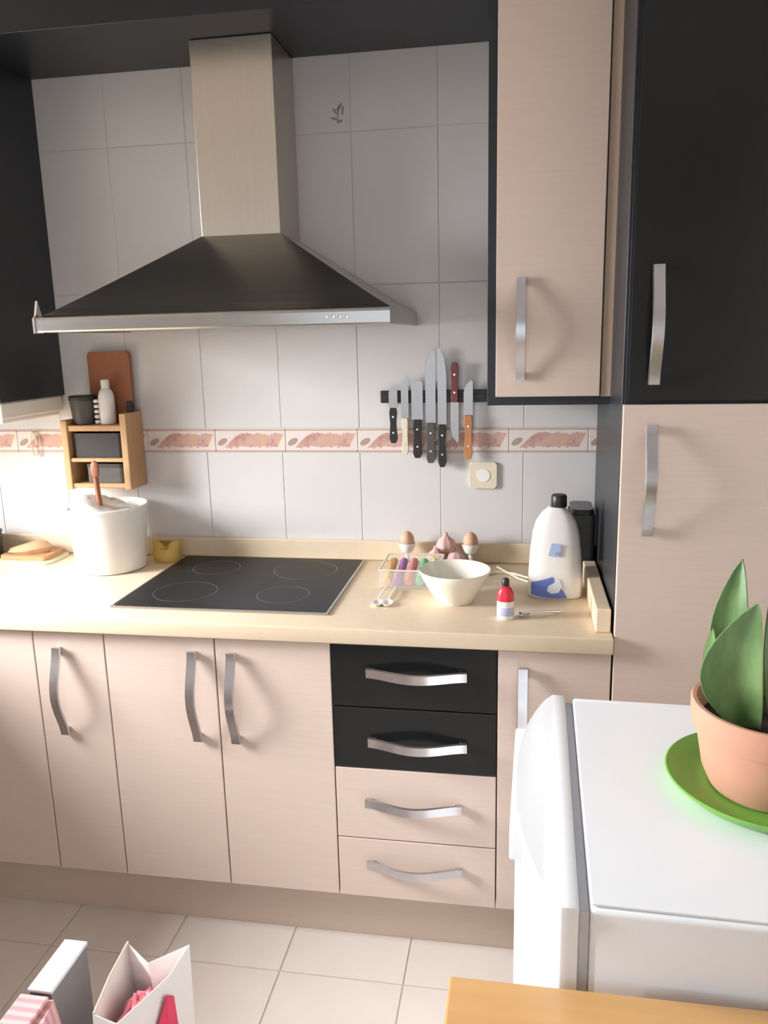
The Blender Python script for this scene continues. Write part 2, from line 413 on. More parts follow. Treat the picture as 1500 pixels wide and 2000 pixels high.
tag(obj('plinth', box(-.915, .968, -.555, -.54, 0, .146, .001, 1), 'plinth'), 'long tan kickboard under the base cabinets', 'plinth')
# base units and worktop of a short peninsula on the left
c = empty('base_cabinet', (-1.16, -1.4, 0), 'beige base cabinet peninsula beyond the left edge', 'cabinet')
obj('body', box(-1.465, -.935, -2.20, -.03, .0, .858, .002, 1), 'laminate_edge', c)
for k in range(3):
    d = obj('door', box(-.9348, -.916, -2.19+.515*k, -2.19+.515*k+.512, ZB, ZT, .0016, 2), 'laminate', c)
    share('handle', HANDLE, d, (-.916, -2.10+.515*k, .69), (0, PI/2, PI/2))
wt = tag(obj('worktop', box(-1.465, -.895, -2.22, -.624, .86, .90, .004, 3), 'worktop', smooth=True), 'cream worktop of the peninsula beyond the left edge', 'worktop')

# main worktop with its upstands
wt = empty('worktop', (-.25, -.31, .86), 'long cream laminate worktop with low upstand along the tiled wall', 'worktop')
obj('slab', box(-1.465, .968, -.622, -.004, .86, .90, .004, 3), 'worktop', wt, smooth=True)
obj('upstand', box(-1.465, .968, -.020, -.005, .9002, .962, .003, 2), 'worktop', wt)
obj('upstand', box(.930, .964, -.585, -.175, .9002, .958, .003, 2), 'worktop', wt)

# hob
hb = empty('ceramic_hob', (-.015, -.29, .90), 'black glass ceramic hob set in the cream worktop', 'hob')
hx0, hx1, hy0, hy1 = -.309, .281, -.535, -.032
obj('glass', prism(rounded(hx0+.006, hx1-.006, hy0+.006, hy1-.006, .008), 'z', .9002, .9065, .0015), 'hob_glass', hb)
b = box(hx0, hx1, hy0, hy0+.007, .9002, .9060, .001, 1); box(hx0, hx1, hy1-.007, hy1, .9002, .9060, .001, 1, b)
box(hx0, hx0+.007, hy0+.007, hy1-.007, .9002, .9060, .001, 1, b); box(hx1-.007, hx1, hy0+.007, hy1-.007, .9002, .9060, .001, 1, b)
obj('frame', b, 'steel', hb)
for cx, cy, r in ((-.155, -.40, .088), (.125, -.40, .072), (-.155, -.165, .072), (.125, -.165, .095)):
    obj('cooking_zone', lathe([(r-.002, .9066), (r-.002, .9069), (r, .9069), (r, .9066), (r-.002, .9066)], (cx, cy, 0), 48, cap=False), 'zone_print', hb)

# ------------------------------------------------------------------ wall cabinets and tall cupboard
YU = -.350
c = empty('wall_cabinet', (.82, -.17, 1.405), 'tall narrow beige wall cabinet with black carcass, beside the tall cupboard', 'cabinet')
obj('body', box(.668, .9735, YU+.022, -.004, 1.405, 2.44, .001, 1), 'black_carcass', c)
d = panel('door', c, .688, .945, 1.426, 2.44, YU); handle(d, .750, YU, 1.592, True)
obj('filler_strip', box(.9465, .9735, YU+.006, YU+.022, 1.426, 2.44, .001, 1), 'laminate_edge', c)
c = empty('wall_cabinet', (-.99, -.17, 1.424), 'wall cabinet at the left edge showing its dark blue-black side', 'cabinet')
obj('body', box(-1.355, -.694, YU+.022, -.004, 1.424, 2.44, .001, 1), 'black_carcass', c)
d = panel('door', c, -1.355, -1.025, 1.426, 2.44, YU); handle(d, -1.08, YU, 1.592, True)
d = panel('door', c, -1.025, -.694, 1.426, 2.44, YU); handle(d, -.97, YU, 1.592, True)
tag(obj('bridge_panel', box(-.693, .667, YU, -.004, 2.352, 2.44, .001, 1), 'black_carcass'), 'black bridging panel above the hood between the wall cabinets', 'panel')
c = empty('tall_cupboard', (1.30, -.30, 0), 'tall cupboard with glossy black upper door and beige lower door', 'cupboard')
obj('body', box(.975, 1.62, YB, -.03, .146, 2.44, .001, 1), 'black_carcass', c)
obj('side_panel', box(.9695, .9750, YB, -.03, .0, 2.44, .0005, 1), 'black_carcass', c)
d = panel('upper_door', c, .978, 1.62, 1.432, 2.44, YD, 'black_gloss'); handle(d, 1.030, YD, 1.592, True)
tag(d, 'glossy black door')
d = panel('lower_door', c, .9695, 1.62, ZB, 1.428, YD-.002); handle(d, 1.030, YD-.002, 1.262, True)
tag(d, 'beige laminate door')
obj('plinth_strip', box(.975, 1.62, -.555, -.54, 0, .146, .001, 1), 'plinth', c)

# ------------------------------------------------------------------ cooker hood
hd = empty('cooker_hood', (0, -.25, 1.612), 'steel chimney cooker hood above the hob', 'cooker hood')
HZ = 1.612
x0, x1, yf = -.452, .450, -.500
obj('front_lip', prism([(yf, HZ), (yf-.004, HZ+.004), (yf-.004, HZ+.030), (yf, HZ+.036), (yf+.024, HZ+.041), (yf+.024, HZ)], 'x', x0, x1), 'steel', hd)
for a in (x0, x1-.004): obj('side_rail', box(a, a+.004, yf+.0242, -.004, HZ, HZ+.040), 'steel', hd)
n = 10; rings = []
cx0, cx1, cyf = -.116, .108, -.205
for i in range(n+1):
    t = i/n; e = t*.97+.03*t*t; z = HZ+.041+(1.862-HZ-.041)*(t**1.06)
    a = x0+.004+(cx0-x0-.004)*e; bb = x1-.004+(cx1-x1+.004)*e; y = yf+.020+(cyf-yf-.020)*e
    rings.append([(a, -.004, z), (a, y, z), (bb, y, z), (bb, -.004, z)])
obj('canopy', loft(rings), 'steel', hd)
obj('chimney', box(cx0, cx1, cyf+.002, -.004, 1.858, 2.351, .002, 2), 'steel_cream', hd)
obj('grease_filter', box(x0+.03, x1-.03, yf+.04, -.03, HZ+.004, HZ+.012, .002, 1), 'steel', hd)
for k in range(4):
    obj('button', lathe([(0, 0), (.0048, 0), (.0042, .003), (0, .0034)], (0, 0, 0), 14), 'steel_bright', None)
    bt = bpy.context.scene.collection.objects[-1]
    bt.parent = hd; bt.rotation_euler = (PI/2, 0, 0); bt.location = Vector((.298+.0165*k, yf-.004, HZ+.019)) - ORIGIN[hd.name]
obj('end_cap', prism([(yf-.006, HZ-.002), (yf-.006, HZ+.034), (yf+.004, HZ+.042), (yf+.016, HZ+.078), (yf+.030, HZ+.042), (yf+.030, HZ-.002)], 'x', x0-.006, x0-.0002), 'steel_bright', hd)

# light bar under the left wall cabinet, small things hung below it
lb = empty('under_cabinet_light', (-.74, -.17, 1.370), 'white slim light bar under the dark-sided left wall cabinet', 'light')
obj('housing', box(-.765, -.700, -.325, -.012, 1.374, 1.4235, .006, 2), 'light_bar', lb)
obj('diffuser', box(-.757, -.708, -.315, -.022, 1.362, 1.3738, .004, 2), 'white_plastic', lb)
for x, ln, lab in ((-.815, .075, 'small cream loop hanging from a hook, further from the wooden rack'), (-.690, .055, 'small cream loop hanging from a hook, right beside the wooden rack')):
    e = empty('hanging_loop', (x, -.004, 1.30), lab, 'hanging loop', 'cream loops on wall hooks')
    obj('hook', tube([(x, -.003, 1.305), (x, -.016, 1.303), (x, -.022, 1.309), (x, -.022, 1.318)], .0022, 8), 'steel_bright', e)
    pts = [(x+.010*math.sin(a), -.0165, 1.303-ln*(.5-.5*math.cos(a))) for a in [2*PI*i/20 for i in range(21)]]
    obj('loop', tube(pts, .0028, 8), 'cream_plastic', e)

# ------------------------------------------------------------------ wooden rack with its contents
rk = empty('wall_rack', (-.545, -.06, 1.135), 'small wooden rack with two shelves hung on the tiles', 'rack')
RXa, RXb, RY = -.655, -.435, -.115
obj('side_post', box(RXa, RXa+.022, RY, -.006, 1.135, 1.352, .003, 2), 'wood_light', rk)
obj('side_post', box(RXb-.022, RXb, RY, -.006, 1.135, 1.372, .003, 2), 'wood_light', rk)
for z, h in ((1.318, .018), (1.222, .012), (1.140, .014)):
    obj('shelf', box(RXa+.0222, RXb-.0222, RY+.004, -.006, z, z+h, .002, 1), 'wood_light', rk)
obj('back_board', box(RXa+.0222, RXb-.0222, -.0058, -.0035, 1.14, 1.335, .0005, 1), 'wood_red', rk)
for x0_, x1_, z, h, mt, lab in ((-.628, -.462, 1.2345, .076, 'dark_tin', 'dark brown tin on the upper shelf of the wooden rack'),
                             (-.590, -.466, 1.1545, .060, 'grey_tin', 'grey tin on the bottom shelf of the wooden rack')):
    e = empty('storage_tin', ((x0_+x1_)/2, -.06, z), lab, 'tin')
    obj('body', prism(rounded(x0_, x1_, -.10, -.018, .012), 'z', z, z+h*.8, .001), mt, e)
    obj('lid', prism(rounded(x0_-.001, x1_+.001, -.101, -.017, .012), 'z', z+h*.8+.0002, z+h, .001), 'dark_tin', e)
ct = empty('dark_canister', (-.600, -.062, 1.3362), 'dark tapered canister on top of the wooden rack', 'canister')
obj('body', lathe([(.030, 0), (.034, .002), (.040, .060), (.041, .074), (.038, .074), (.036, .060), (.031, .006), (0, .005)], (-.600, -.062, 1.3362), 30), 'grey_tin', ct, smooth=True)
obj('lid', lathe([(.0415, .0742), (.0425, .076), (.0425, .086), (.039, .089), (0, .090)], (-.600, -.062, 1.3362), 30), 'dark_tin', ct, smooth=True)
wb = empty('white_bottle', (-.525, -.066, 1.3362), 'white plastic bottle with ribbed side on the wooden rack', 'bottle')
obj('body', lathe([(.020, 0), (.0235, .003), (.0245, .03), (.0245, .085), (.020, .102), (.0125, .110)], (-.518, -.066, 1.3362), 26), 'white_plastic', wb, smooth=True)
obj('cap', lathe([(.013, .1102), (.013, .134), (.011, .137), (0, .138)], (-.518, -.066, 1.3362), 20), 'white_plastic', wb, smooth=True)
for k in range(5):
    obj('grip_rib', box(-.5570, -.5428, -.078, -.056, 1.338+.016*k, 1.349+.016*k, .002, 1), 'white_plastic', wb)
cb = empty('chopping_board', (-.520, -.020, 1.3362), 'reddish brown wooden board leaning upright on top of the wooden rack', 'chopping board')
o = obj('board', prism(rounded(-.590, -.450, 1.3364, 1.558, .012), 'y', -.030, -.016, .002), 'wood_red', cb)
sp = empty('small_jar', (-.448, -.045, 1.3725), 'small dark jar on the right post of the wooden rack', 'jar')
obj('body', lathe([(.010, 0), (.0125, .002), (.0125, .020), (.010, .024)], (-.446, -.055, 1.3725), 20), 'dark_tin', sp, smooth=True)
obj('lid', lathe([(.011, .0242), (.011, .032), (.009, .033), (0, .0335)], (-.446, -.055, 1.3725), 20), 'black_plastic', sp, smooth=True)

# ------------------------------------------------------------------ bucket and its neighbours
BK = (-.497, -.165, .9004)
bk = empty('bucket', BK, 'white plastic bucket on the worktop left of the hob', 'bucket')
obj('body', lathe([(0, .001), (.098, 0), (.103, .003), (.120, .188), (.124, .190), (.1245, .198), (.120, .200), (.117, .197), (.100, .008), (0, .006)], BK, 56), 'white_plastic', bk, smooth=True)
pts = [(BK[0]+.123*math.cos(a), BK[1]+.123*math.sin(a)-.018*math.sin(a/1.0), BK[2]+.186-.050*abs(math.sin(a))) for a in [PI+PI*i/24 for i in range(25)]]
# crumpled white bag inside
rings = []
for k, (r, z) in enumerate(((.100, .150), (.100, .180), (.094, .196), (.074, .206), (.045, .206))):
    rings.append([(BK[0]-.012+(r+random.uniform(-.006, .006))*math.cos(2*PI*i/36), BK[1]+(r+random.uniform(-.004, .004))*.93*math.sin(2*PI*i/36),
                   BK[2]+z+(random.uniform(-.003, .003)-.022*math.cos(2*PI*i/36) if k > 1 else 0)) for i in range(36)])
bg = obj('plastic_bag', loft(rings), 'white_plastic', None, smooth=True)
tag(bg, 'crumpled white plastic bag inside the white bucket', 'bag')
ws = empty('wooden_spoon', (BK[0]-.005, BK[1]-.02, 1.06), 'brown wooden spoon standing in the white bucket', 'spoon')
ox, oy = BK[0]-.012, BK[1]-.03
obj('handle', tube([(ox+.012, oy, 1.05), (ox, oy+.01, 1.13), (ox-.006, oy+.015, 1.185)], [.008, .008, .0085], 12), 'wood_red', ws, smooth=True)
obj('bowl', lathe([(0, 0), (.007, .004), (.013, .018), (.015, .034), (.012, .050), (.005, .058), (0, .060)], (ox-.007, oy+.016, 1.178), 20, 1, .45), 'wood_red', ws, smooth=True)
# yellow packet
rings = []
PK = (-.355, -.075, .9004)
for z, a, bq in ((0, .040, .030), (.018, .046, .036), (.040, .045, .026), (.056, .046, .012), (.064, .047, .004)):
    rg = []
    for i in range(24):
        t = 2*PI*i/24
        zz = z - (.022*max(0, 1-abs(math.cos(t))*2.2) if z > .05 else 0)
        rg.append((PK[0]+a*math.cos(t)+random.uniform(-.0015, .0015), PK[1]+bq*math.sin(t)+random.uniform(-.0015, .0015), PK[2]+zz))
    rings.append(rg)
tag(obj('food_packet', loft(rings), 'yellow_packet', smooth=True), 'small open yellow packet between the white bucket and the hob', 'packet')
# board, packet and pot at the far left
tag(obj('tray', prism(rounded(-.912, -.715, -.165, -.030, .02), 'z', .9003, .9075, .002), 'plate_green'), 'thin pale green board flat on the worktop left of the bucket', 'board')
tag(obj('wooden_board', prism(rounded(-.900, -.735, -.145, -.034, .012), 'z', .9078, .922, .003), 'wood_board'), 'brown wooden board lying on the pale green board', 'chopping board')
rings = []
for z, a, bq in ((0, .075, .042), (.010, .083, .047), (.022, .070, .036), (.028, .04, .018)):
    rings.append([(-.830+a*.9*math.cos(2*PI*i/26)+random.uniform(-.004, .004), -.084+bq*math.sin(2*PI*i/26)+random.uniform(-.003, .003), .9223+z+(.010*math.cos(2*PI*i/26) if z > .005 else 0)) for i in range(26)])
tag(obj('paper_packet', loft(rings), 'paper_brown', smooth=True), 'crumpled brown paper packet on the wooden board', 'packet')
pt = empty('dark_pot', (-.985, -.11, .9003), 'dark round pot at the far left end of the worktop', 'pot')
obj('body', lathe([(0, .002), (.058, 0), (.064, .004), (.066, .085), (.069, .088), (.066, .090), (.063, .086), (.060, .010), (0, .008)], (-.985, -.11, .9003), 36), 'dark_pot', pt, smooth=True)
obj('lid', lathe([(.067, .0905), (.062, .096), (.03, .104), (.012, .106), (.012, .116), (.016, .120), (0, .122)], (-.985, -.11, .9003), 36), 'dark_pot', pt, smooth=True)

# ------------------------------------------------------------------ knife bar
ZK = 1.407
kb = empty('knife_bar', (.497, -.01, ZK-.02), 'black magnetic knife bar fixed to the tiles under the wall cabinet', 'knife bar')
obj('bar', box(.338, .658, -.020, -.004, ZK-.018, ZK+.018, .003, 2), 'black_plastic', kb)
obj('magnet_strip', box(.346, .650, -.0225, -.0202, ZK-.008, ZK+.008, .0008, 1), 'dark_tin', kb)
def knife(x, z_top, z_mid, z_bot, wd, hmat, label, name='kitchen_knife', cat='knife', y=-.0265, flip=False, tip=.35):
    e = empty(name, (x, y, min(z_top, z_bot)), label, cat, 'utensils on the knife bar')
    s = 1 if z_top > z_bot else -1
    L = z_top-z_mid
    pl = [(x-wd/2, z_mid), (x-wd/2, z_mid+L*(1-tip)), (x-wd/2+wd*.25, z_mid+L*(1-tip*.4)), (x+wd*.35, z_top), (x+wd/2, z_top-L*.06), (x+wd/2, z_mid)]
    if flip: pl = [(2*x-u, v) for u, v in pl]
    obj('blade', prism(pl, 'y', y-.0010, y+.0012), 'blade', e)
    hl = z_mid-z_bot
    hw = min(.013, wd*.45)
    out = [(x-hw*.8, z_mid-.0003*s), (x-hw, z_mid-hl*.12), (x-hw*.75, z_mid-hl*.45), (x-hw*1.05, z_mid-hl*.88), (x-hw*.6, z_bot), (x+hw*.6, z_bot), (x+hw*1.05, z_mid-hl*.88), (x+hw*.75, z_mid-hl*.45), (x+hw, z_mid-hl*.12), (x+hw*.8, z_mid-.0003*s)]
    h = obj('handle', prism(out, 'y', y-.008, y+.0035, .0015), hmat, e)
    for q in (.25, .7):
        obj('rivet', prism([(x+.003*math.cos(a), z_mid-hl*q+.003*math.sin(a)) for a in [2*PI*i/10 for i in range(10)]], 'y', y-.0088, y-.0081), 'steel_bright', h)
    return e
knife(.378, 1.445, 1.375, 1.270, .026, 'black_plastic', 'short knife with black handle, leftmost on the knife bar')
knife(.413, 1.470, 1.345, 1.235, .022, 'cream_plastic', 'narrow knife with cream handle on the knife bar')
knife(.450, 1.455, 1.340, 1.225, .034, 'black_plastic', 'broad dark-handled cleaver-like knife left of the tallest blades', tip=.12)
knife(.490, 1.545, 1.330, 1.210, .030, 'grey_tin', 'knife with tall blade and grey handle, left of the two tallest')
knife(.524, 1.552, 1.325, 1.198, .026, 'black_plastic', 'knife with the tallest blade on the knife bar, black handle', flip=True)
knife(.561, 1.270, 1.390, 1.505, .024, 'dark_red_handle', 'knife hung blade down with dark red handle pointing up')
knife(.601, 1.455, 1.352, 1.222, .027, 'wood_orange', 'knife with orange-brown wooden handle, rightmost on the knife bar')
# wall socket with a plug and cord
so = empty('wall_socket', (.645, -.006, 1.135), 'cream wall socket on the tiles right below the knife bar', 'socket')
obj('plate', prism(rounded(.605, .685, 1.130, 1.210, .008), 'y', -.012, -.0032, .002), 'cream_plastic', so)
obj('socket_well', prism([(.645+.020*math.cos(a), 1.170+.020*math.sin(a)) for a in [2*PI*i/24 for i in range(24)]], 'y', -.0135, -.0122), 'white_plastic', so)
cp = [(.690, -.075, .9045), (.705, -.10, .9043), (.725, -.135, .9043), (.752, -.185, .9043), (.790, -.225, .9043), (.83, -.215, .9043)]
tag(obj('cord', tube(cp, .0032, 8), 'cream_plastic', smooth=True), 'thin cream cord running straight along the worktop behind the detergent', 'cord')
cp = [(.648, -.165, .9045), (.680, -.135, .9043), (.715, -.130, .9043), (.740, -.155, .9088), (.762, -.185, .9115), (.785, -.205, .9112), (.835, -.205, .9112)]
tag(obj('cord', tube(cp, .0032, 8), 'cream_plastic', smooth=True), 'thin cream cord curving over the worktop beside the cream bowl', 'cord')

# ------------------------------------------------------------------ eggs, garlic, box, bowl
def egg_cup(x, y, lab_cup, lab_egg):
    z = .9004
    e = empty('egg_cup', (x, y, z), lab_cup, 'egg cup', 'egg cups')
    obj('foot', lathe([(0, 0), (.022, 0), (.022, .003), (.008, .010), (.006, .036)], (x, y, z), 28), 'ceramic_white', e, smooth=True)
    obj('cup', lathe([(.006, 0), (.018, .008), (.025, .024), (.026, .034), (.0240, .034), (.022, .024), (.016, .012), (0, .006)], (x, y, z+.0362), 28), 'ceramic_white', e, smooth=True)
    pr = [(.0222*math.sin(PI*t)*(1.06-.12*t), 0.0485+.058*(.5-.5*math.cos(PI*t))) for t in [i/14 for i in range(15)]]
    pr[0] = (0, pr[0][1]); pr[-1] = (0, pr[-1][1])
    tag(obj('egg', lathe(pr, (x, y, z), 28), 'egg', smooth=True), lab_egg, 'egg', 'brown eggs in egg cups')
egg_cup(.418, -.062, 'white egg cup nearest the hob, against the upstand', 'brown egg in the egg cup nearest the hob')
egg_cup(.610, -.062, 'white egg cup beside the pink bulbs', 'brown egg in the egg cup beside the pink bulbs')
def bulb(x, y, z, r, label):
    pr = [(0, 0), (r*.5, .002), (r*.95, r*.45), (r, r*.8), (r*.75, r*1.25), (r*.3, r*1.6), (r*.14, r*2.0), (0, r*2.05)]
    bm = lathe(pr, (x, y, z), 30)
    for v in bm.verts:
        a = math.atan2(v.co.y-y, v.co.x-x); k = 1+.07*math.cos(a*7)
        v.co.x = x+(v.co.x-x)*k; v.co.y = y+(v.co.y-y)*k
    tag(obj('garlic_bulb', bm, 'garlic_pink', smooth=True), label, 'garlic', 'pinkish bulbs by the upstand')
bulb(.505, -.062, .9004, .031, 'pinkish bulb on the worktop, leftmost of its group')
bulb(.566, -.062, .9004, .029, 'pinkish bulb on the worktop, nearest the right egg cup')
bulb(.536, -.064, .9470, .029, 'pinkish bulb resting on top of the other two')

bxo = empty('clear_box', (.46, -.24, .9004), 'clear plastic box of coloured felt pens beside the cream bowl', 'box')
X0, X1, Y0, Y1, Z0, Z1 = .372, .535, -.300, -.125, .9004, .950
obj('bottom', box(X0, X1, Y0, Y1, Z0, Z0+.003, .001, 1), 'clear_plastic', bxo)
for a in ((X0, X0+.0025, Y0, Y1), (X1-.0025, X1, Y0, Y1), (X0+.0027, X1-.0027, Y0, Y0+.0025), (X0+.0027, X1-.0027, Y1-.0025, Y1)):
    obj('wall', box(*a, Z0+.0032, Z1, .0006, 1), 'clear_plastic', bxo)
b = box(X0-.003, X1+.003, Y0-.003, Y0+.0035, Z1+.0002, Z1+.004, .001, 1); box(X0-.003, X1+.003, Y1-.0035, Y1+.003, Z1+.0002, Z1+.004, .001, 1, b)
box(X0-.003, X0+.0035, Y0+.0037, Y1-.0037, Z1+.0002, Z1+.004, .001, 1, b); box(X1-.0035, X1+.003, Y0+.0037, Y1-.0037, Z1+.0002, Z1+.004, .001, 1, b)
obj('rim', b, 'cream_plastic', bxo)
for k, cn in enumerate(('orange', 'purple', 'red', 'green', 'yellow')):
    x = .393+.030*k; y0 = -.292; y1 = -.152
    e = empty('felt_pen', (x, -.22, .904), cn + ' felt pen slanting in the clear plastic box', 'felt pen', 'felt pens in the clear box')
    p0 = Vector((x, y0, .9170)); p1 = Vector((x, y1, .9400)); d = p1-p0
    obj('barrel', tube([p0+d*.32, p0+d*.96, p1], [.0115, .0115, .008], 16), 'marker_'+cn, e, smooth=True)
    obj('cap', tube([p0, p0+d*.03, p0+d*.316], [.009, .0118, .0122], 16), 'marker_'+cn, e, smooth=True)
for k, (x, lab) in enumerate(((.392, 'white plastic spoon in front of the clear box, nearer the hob'), (.418, 'white plastic spoon in front of the clear box, nearer the cream bowl'))):
    e = empty('plastic_spoon', (x, -.40, .9005), lab, 'spoon', 'white spoons by the clear box')
    obj('bowl', lathe([(0, .0005), (.009, .001), (.0125, .006), (.0128, .008), (.0115, .008), (.008, .003), (0, .0025)], (x, -.440, .9004), 24, 1.15, 1.8), 'ceramic_white', e, smooth=True)
    obj('stem', tube([(x, -.4195, .9075), (x+.002, -.39, .912), (x+.004, -.315, .9105)], [.0034, .003, .0035], 8), 'ceramic_white', e, smooth=True)
BW = (.588, -.385, .9004)
bw = obj('bowl', lathe([(0, .003), (.042, .003), (.044, 0), (.048, 0), (.050, .005), (.066, .030), (.086, .066), (.0935, .084), (.0930, .0865), (.0900, .0855), (.080, .062), (.060, .030), (.040, .012), (0, .010)], BW, 56), 'ceramic_cream', smooth=True)
tag(bw, 'cream ceramic bowl, empty, on the worktop right of the hob', 'bowl')

# small red and white bottle, teaspoon
rb = empty('small_bottle', (.722, -.510, .9004), 'small white bottle with red shoulder and black cap', 'bottle')
c0 = (.722, -.510, .9004)
obj('body', lathe([(0, 0), (.019, 0), (.0205, .003), (.0205, .046)], c0, 26, 1, .75), 'white_plastic', rb, smooth=True)
obj('label_band', lathe([(.0207, .010), (.0212, .011), (.0212, .030), (.0207, .031)], c0, 26, 1, .75, cap=False), 'lilac_label', rb, smooth=True)
obj('shoulder', lathe([(.0207, .0462), (.021, .050), (.020, .066), (.013, .080), (.008, .084)], c0, 26, 1, .75), 'red_plastic', rb, smooth=True)
obj('cap', lathe([(.009, .0842), (.0095, .086), (.0085, .100), (.006, .103), (0, .1035)], c0, 20), 'black_plastic', rb, smooth=True)
ts = empty('teaspoon', (.79, -.47, .9005), 'small shiny metal teaspoon between the red bottle and the detergent', 'teaspoon')
obj('bowl', lathe([(0, .0005), (.009, .001), (.0125, .006), (.0128, .0072), (.0118, .0072), (.008, .003), (0, .0022)], (.768, -.492, .9004), 22, 1.5, 1), 'steel_bright', ts, smooth=True)
obj('handle', tube([(.786, -.486, .9075), (.805, -.478, .9090), (.855, -.455, .9035)], [.002, .0022, .0034], 8), 'steel_bright', ts, smooth=True)

# detergent
DT = (.848, -.310, .9004)
dt = empty('detergent_bottle', DT, 'white detergent bottle with black cap and blue label', 'detergent')
rings = []
prof = [(0, .064, .040), (.004, .069, .044), (.05, .070, .045), (.12, .066, .043), (.17, .060, .040), (.200, .052, .036), (.222, .038, .030), (.234, .026, .022), (.240, .019, .018)]
def sup(a, bq, n=40, p=3.2):
    out = []
    for i in range(n):
        t = 2*PI*i/n; c_, s_ = math.cos(t), math.sin(t)
        out.append((a*math.copysign(abs(c_)**(2/p), c_), bq*math.copysign(abs(s_)**(2/p), s_)))
    return out
for z, a, bq in prof: rings.append([(DT[0]+u, DT[1]+v, DT[2]+z) for u, v in sup(a, bq)])
obj('body', loft(rings), 'white_plastic', dt, smooth=True)
obj('cap', lathe([(.0195, .2402), (.0205, .242), (.0200, .268), (.017, .272), (0, .273)], (DT[0]+.006, DT[1], DT[2]), 28), 'black_plastic', dt, smooth=True)
def decal(name, poly, mat, lift):
    """thin label laid on the front of the bottle"""
    bm = bmesh.new()
    yf_ = lambda u, z: -(.0445 + lift)*(1-min(1, abs(u/.0715))**3.2)**(1/3.2)*(1 - .0006*(z*1000)/3*.35)
    A = [bm.verts.new((DT[0]+u, DT[1]+yf_(u, z), DT[2]+z)) for u, z in poly]
    bm.faces.new(A)
    bmesh.ops.triangulate(bm, faces=bm.faces); bmesh.ops.subdivide_edges(bm, edges=bm.edges, cuts=3, use_grid_fill=True)
    for v in bm.verts: v.co.y = DT[1]+yf_(v.co.x-DT[0], v.co.z-DT[2])
    g = bmesh.ops.extrude_face_region(bm, geom=list(bm.faces))
    for v in g['geom']:
        if isinstance(v, bmesh.types.BMVert): v.co.y -= .0006
    return obj(name, bm, mat, dt)
decal('blue_label', [(-.063, .010), (-.03, .005), (.010, .004), (.030, .006), (.020, .024), (.000, .046), (-.008, .062), (-.024, .056), (-.062, .044)], 'label_blue', .0012)
decal('blue_label', [(-.020, .118), (.010, .116), (.012, .150), (-.012, .152)], 'label_pale_blue', .0012)
decal('emblem', [(-.022, .024), (-.010, .016), (.008, .020), (.016, .036), (.010, .056), (.000, .060), (-.004, .046), (-.018, .038)], 'label_white', .0024)
decal('printed_mark', [(-.004, .121), (.010, .120), (.010, .128), (.000, .129)], 'label_grey', .0024)
# black appliance behind it
ap = empty('black_appliance', (.927, -.105, .9004), 'black upright appliance in the corner behind the detergent', 'appliance')
obj('body', prism(rounded(.893, .962, -.165, -.030, .012), 'z', .9004, 1.085, .004), 'black_plastic', ap)
obj('lid', prism(rounded(.897, .958, -.160, -.035, .012), 'z', 1.0853, 1.100, .004), 'black_gloss', ap)

# ------------------------------------------------------------------ white fridge in front
FZ = .851
fr = empty('fridge', (1.12, -1.145, 0), 'low white fridge with bowed door, plant on top', 'fridge')
FY0, FY1 = -1.466, -.826
obj('body', box(.872, 1.44, FY0+.004, FY1-.004, .03, FZ, .008, 3), 'white_enamel', fr, smooth=True)
obj('top_panel', box(.8735, 1.438, FY0+.010, FY1-.030, FZ+.0002, FZ+.004, .0015, 2), 'white_enamel', fr)
obj('gasket', box(.858, .8715, FY0+.010, FY1-.010, .07, FZ-.010, .001, 1), 'gasket_grey', fr)
n = 22; out = []
for i in range(n+1):
    t = i/n; y = FY1+(FY0-FY1)*t
    out.append((.832-.064*(1-abs(2*t-1)**2.2)**.9, y))
poly = [(.8575, FY1)] + out + [(.8575, FY0)]
dr = obj('door', prism(poly, 'z', .065, FZ+.002, .004), 'white_enamel', fr, smooth=True)
obj('handle', box(.762, .800, -1.300, -.975, .795, FZ-.002, .004, 3), 'white_enamel', dr, smooth=True)
th = math.radians(-1.3); pv = Vector((.846, -.826, 0)); off = Vector((-.008, 0, 0))
obj('kick_plate', box(.865, 1.43, FY0+.02, FY1-.02, 0, .0298, .001, 1), 'dark_gap', fr)

fr.location = pv + off + Matrix.Rotation(th, 3, 'Z') @ (fr.location - pv); fr.rotation_euler.z = th

# plant on the fridge
PC = (1.150, -1.145, FZ+.0043)
sc_ = obj('saucer', lathe([(0, .000), (.120, 0), (.135, .004), (.153, .020), (.156, .024), (.1535, .0255), (.149, .022), (.131, .0085), (.118, .006), (0, .006)], PC, 64), 'saucer_green', smooth=True)
tag(sc_, 'bright green plastic plant saucer on the white fridge', 'saucer')
PZ = PC[2]+.0063
po = empty('flower_pot', (PC[0], PC[1], PZ), 'terracotta flower pot standing in the green saucer', 'flower pot')
c0 = (PC[0], PC[1], PZ)
obj('body', lathe([(0, .001), (.080, 0), (.088, .003), (.100, .030), (.112, .096)], c0, 56, cap=False), 'terracotta', po, smooth=True)
obj('rim', lathe([(.112, .0962), (.1175, .098), (.1205, .112), (.1215, .139), (.119, .143), (.113, .143), (.110, .138), (.104, .098), (.108, .0962)], c0, 56, cap=False), 'terracotta', po, smooth=True)
bm = lathe([(.1035, .098), (.1045, .108), (.085, .112), (.05, .116), (0, .118)], c0, 40)
for v in bm.verts: v.co.z += random.uniform(-.002, .002) if v.co.z > PZ+.109 else 0
obj('soil', bm, 'soil', po)
for x, y, r in ((1.158, -1.195, .017), (1.185, -1.175, .013)):
    bm = bmesh.new(); bmesh.ops.create_icosphere(bm, subdivisions=2, radius=r)
    for v in bm.verts: v.co = v.co*random.uniform(.88, 1.1) + Vector((x, y, PZ+.124))
    obj('bark_chunk', bm, 'tan_chunk', po, smooth=True)
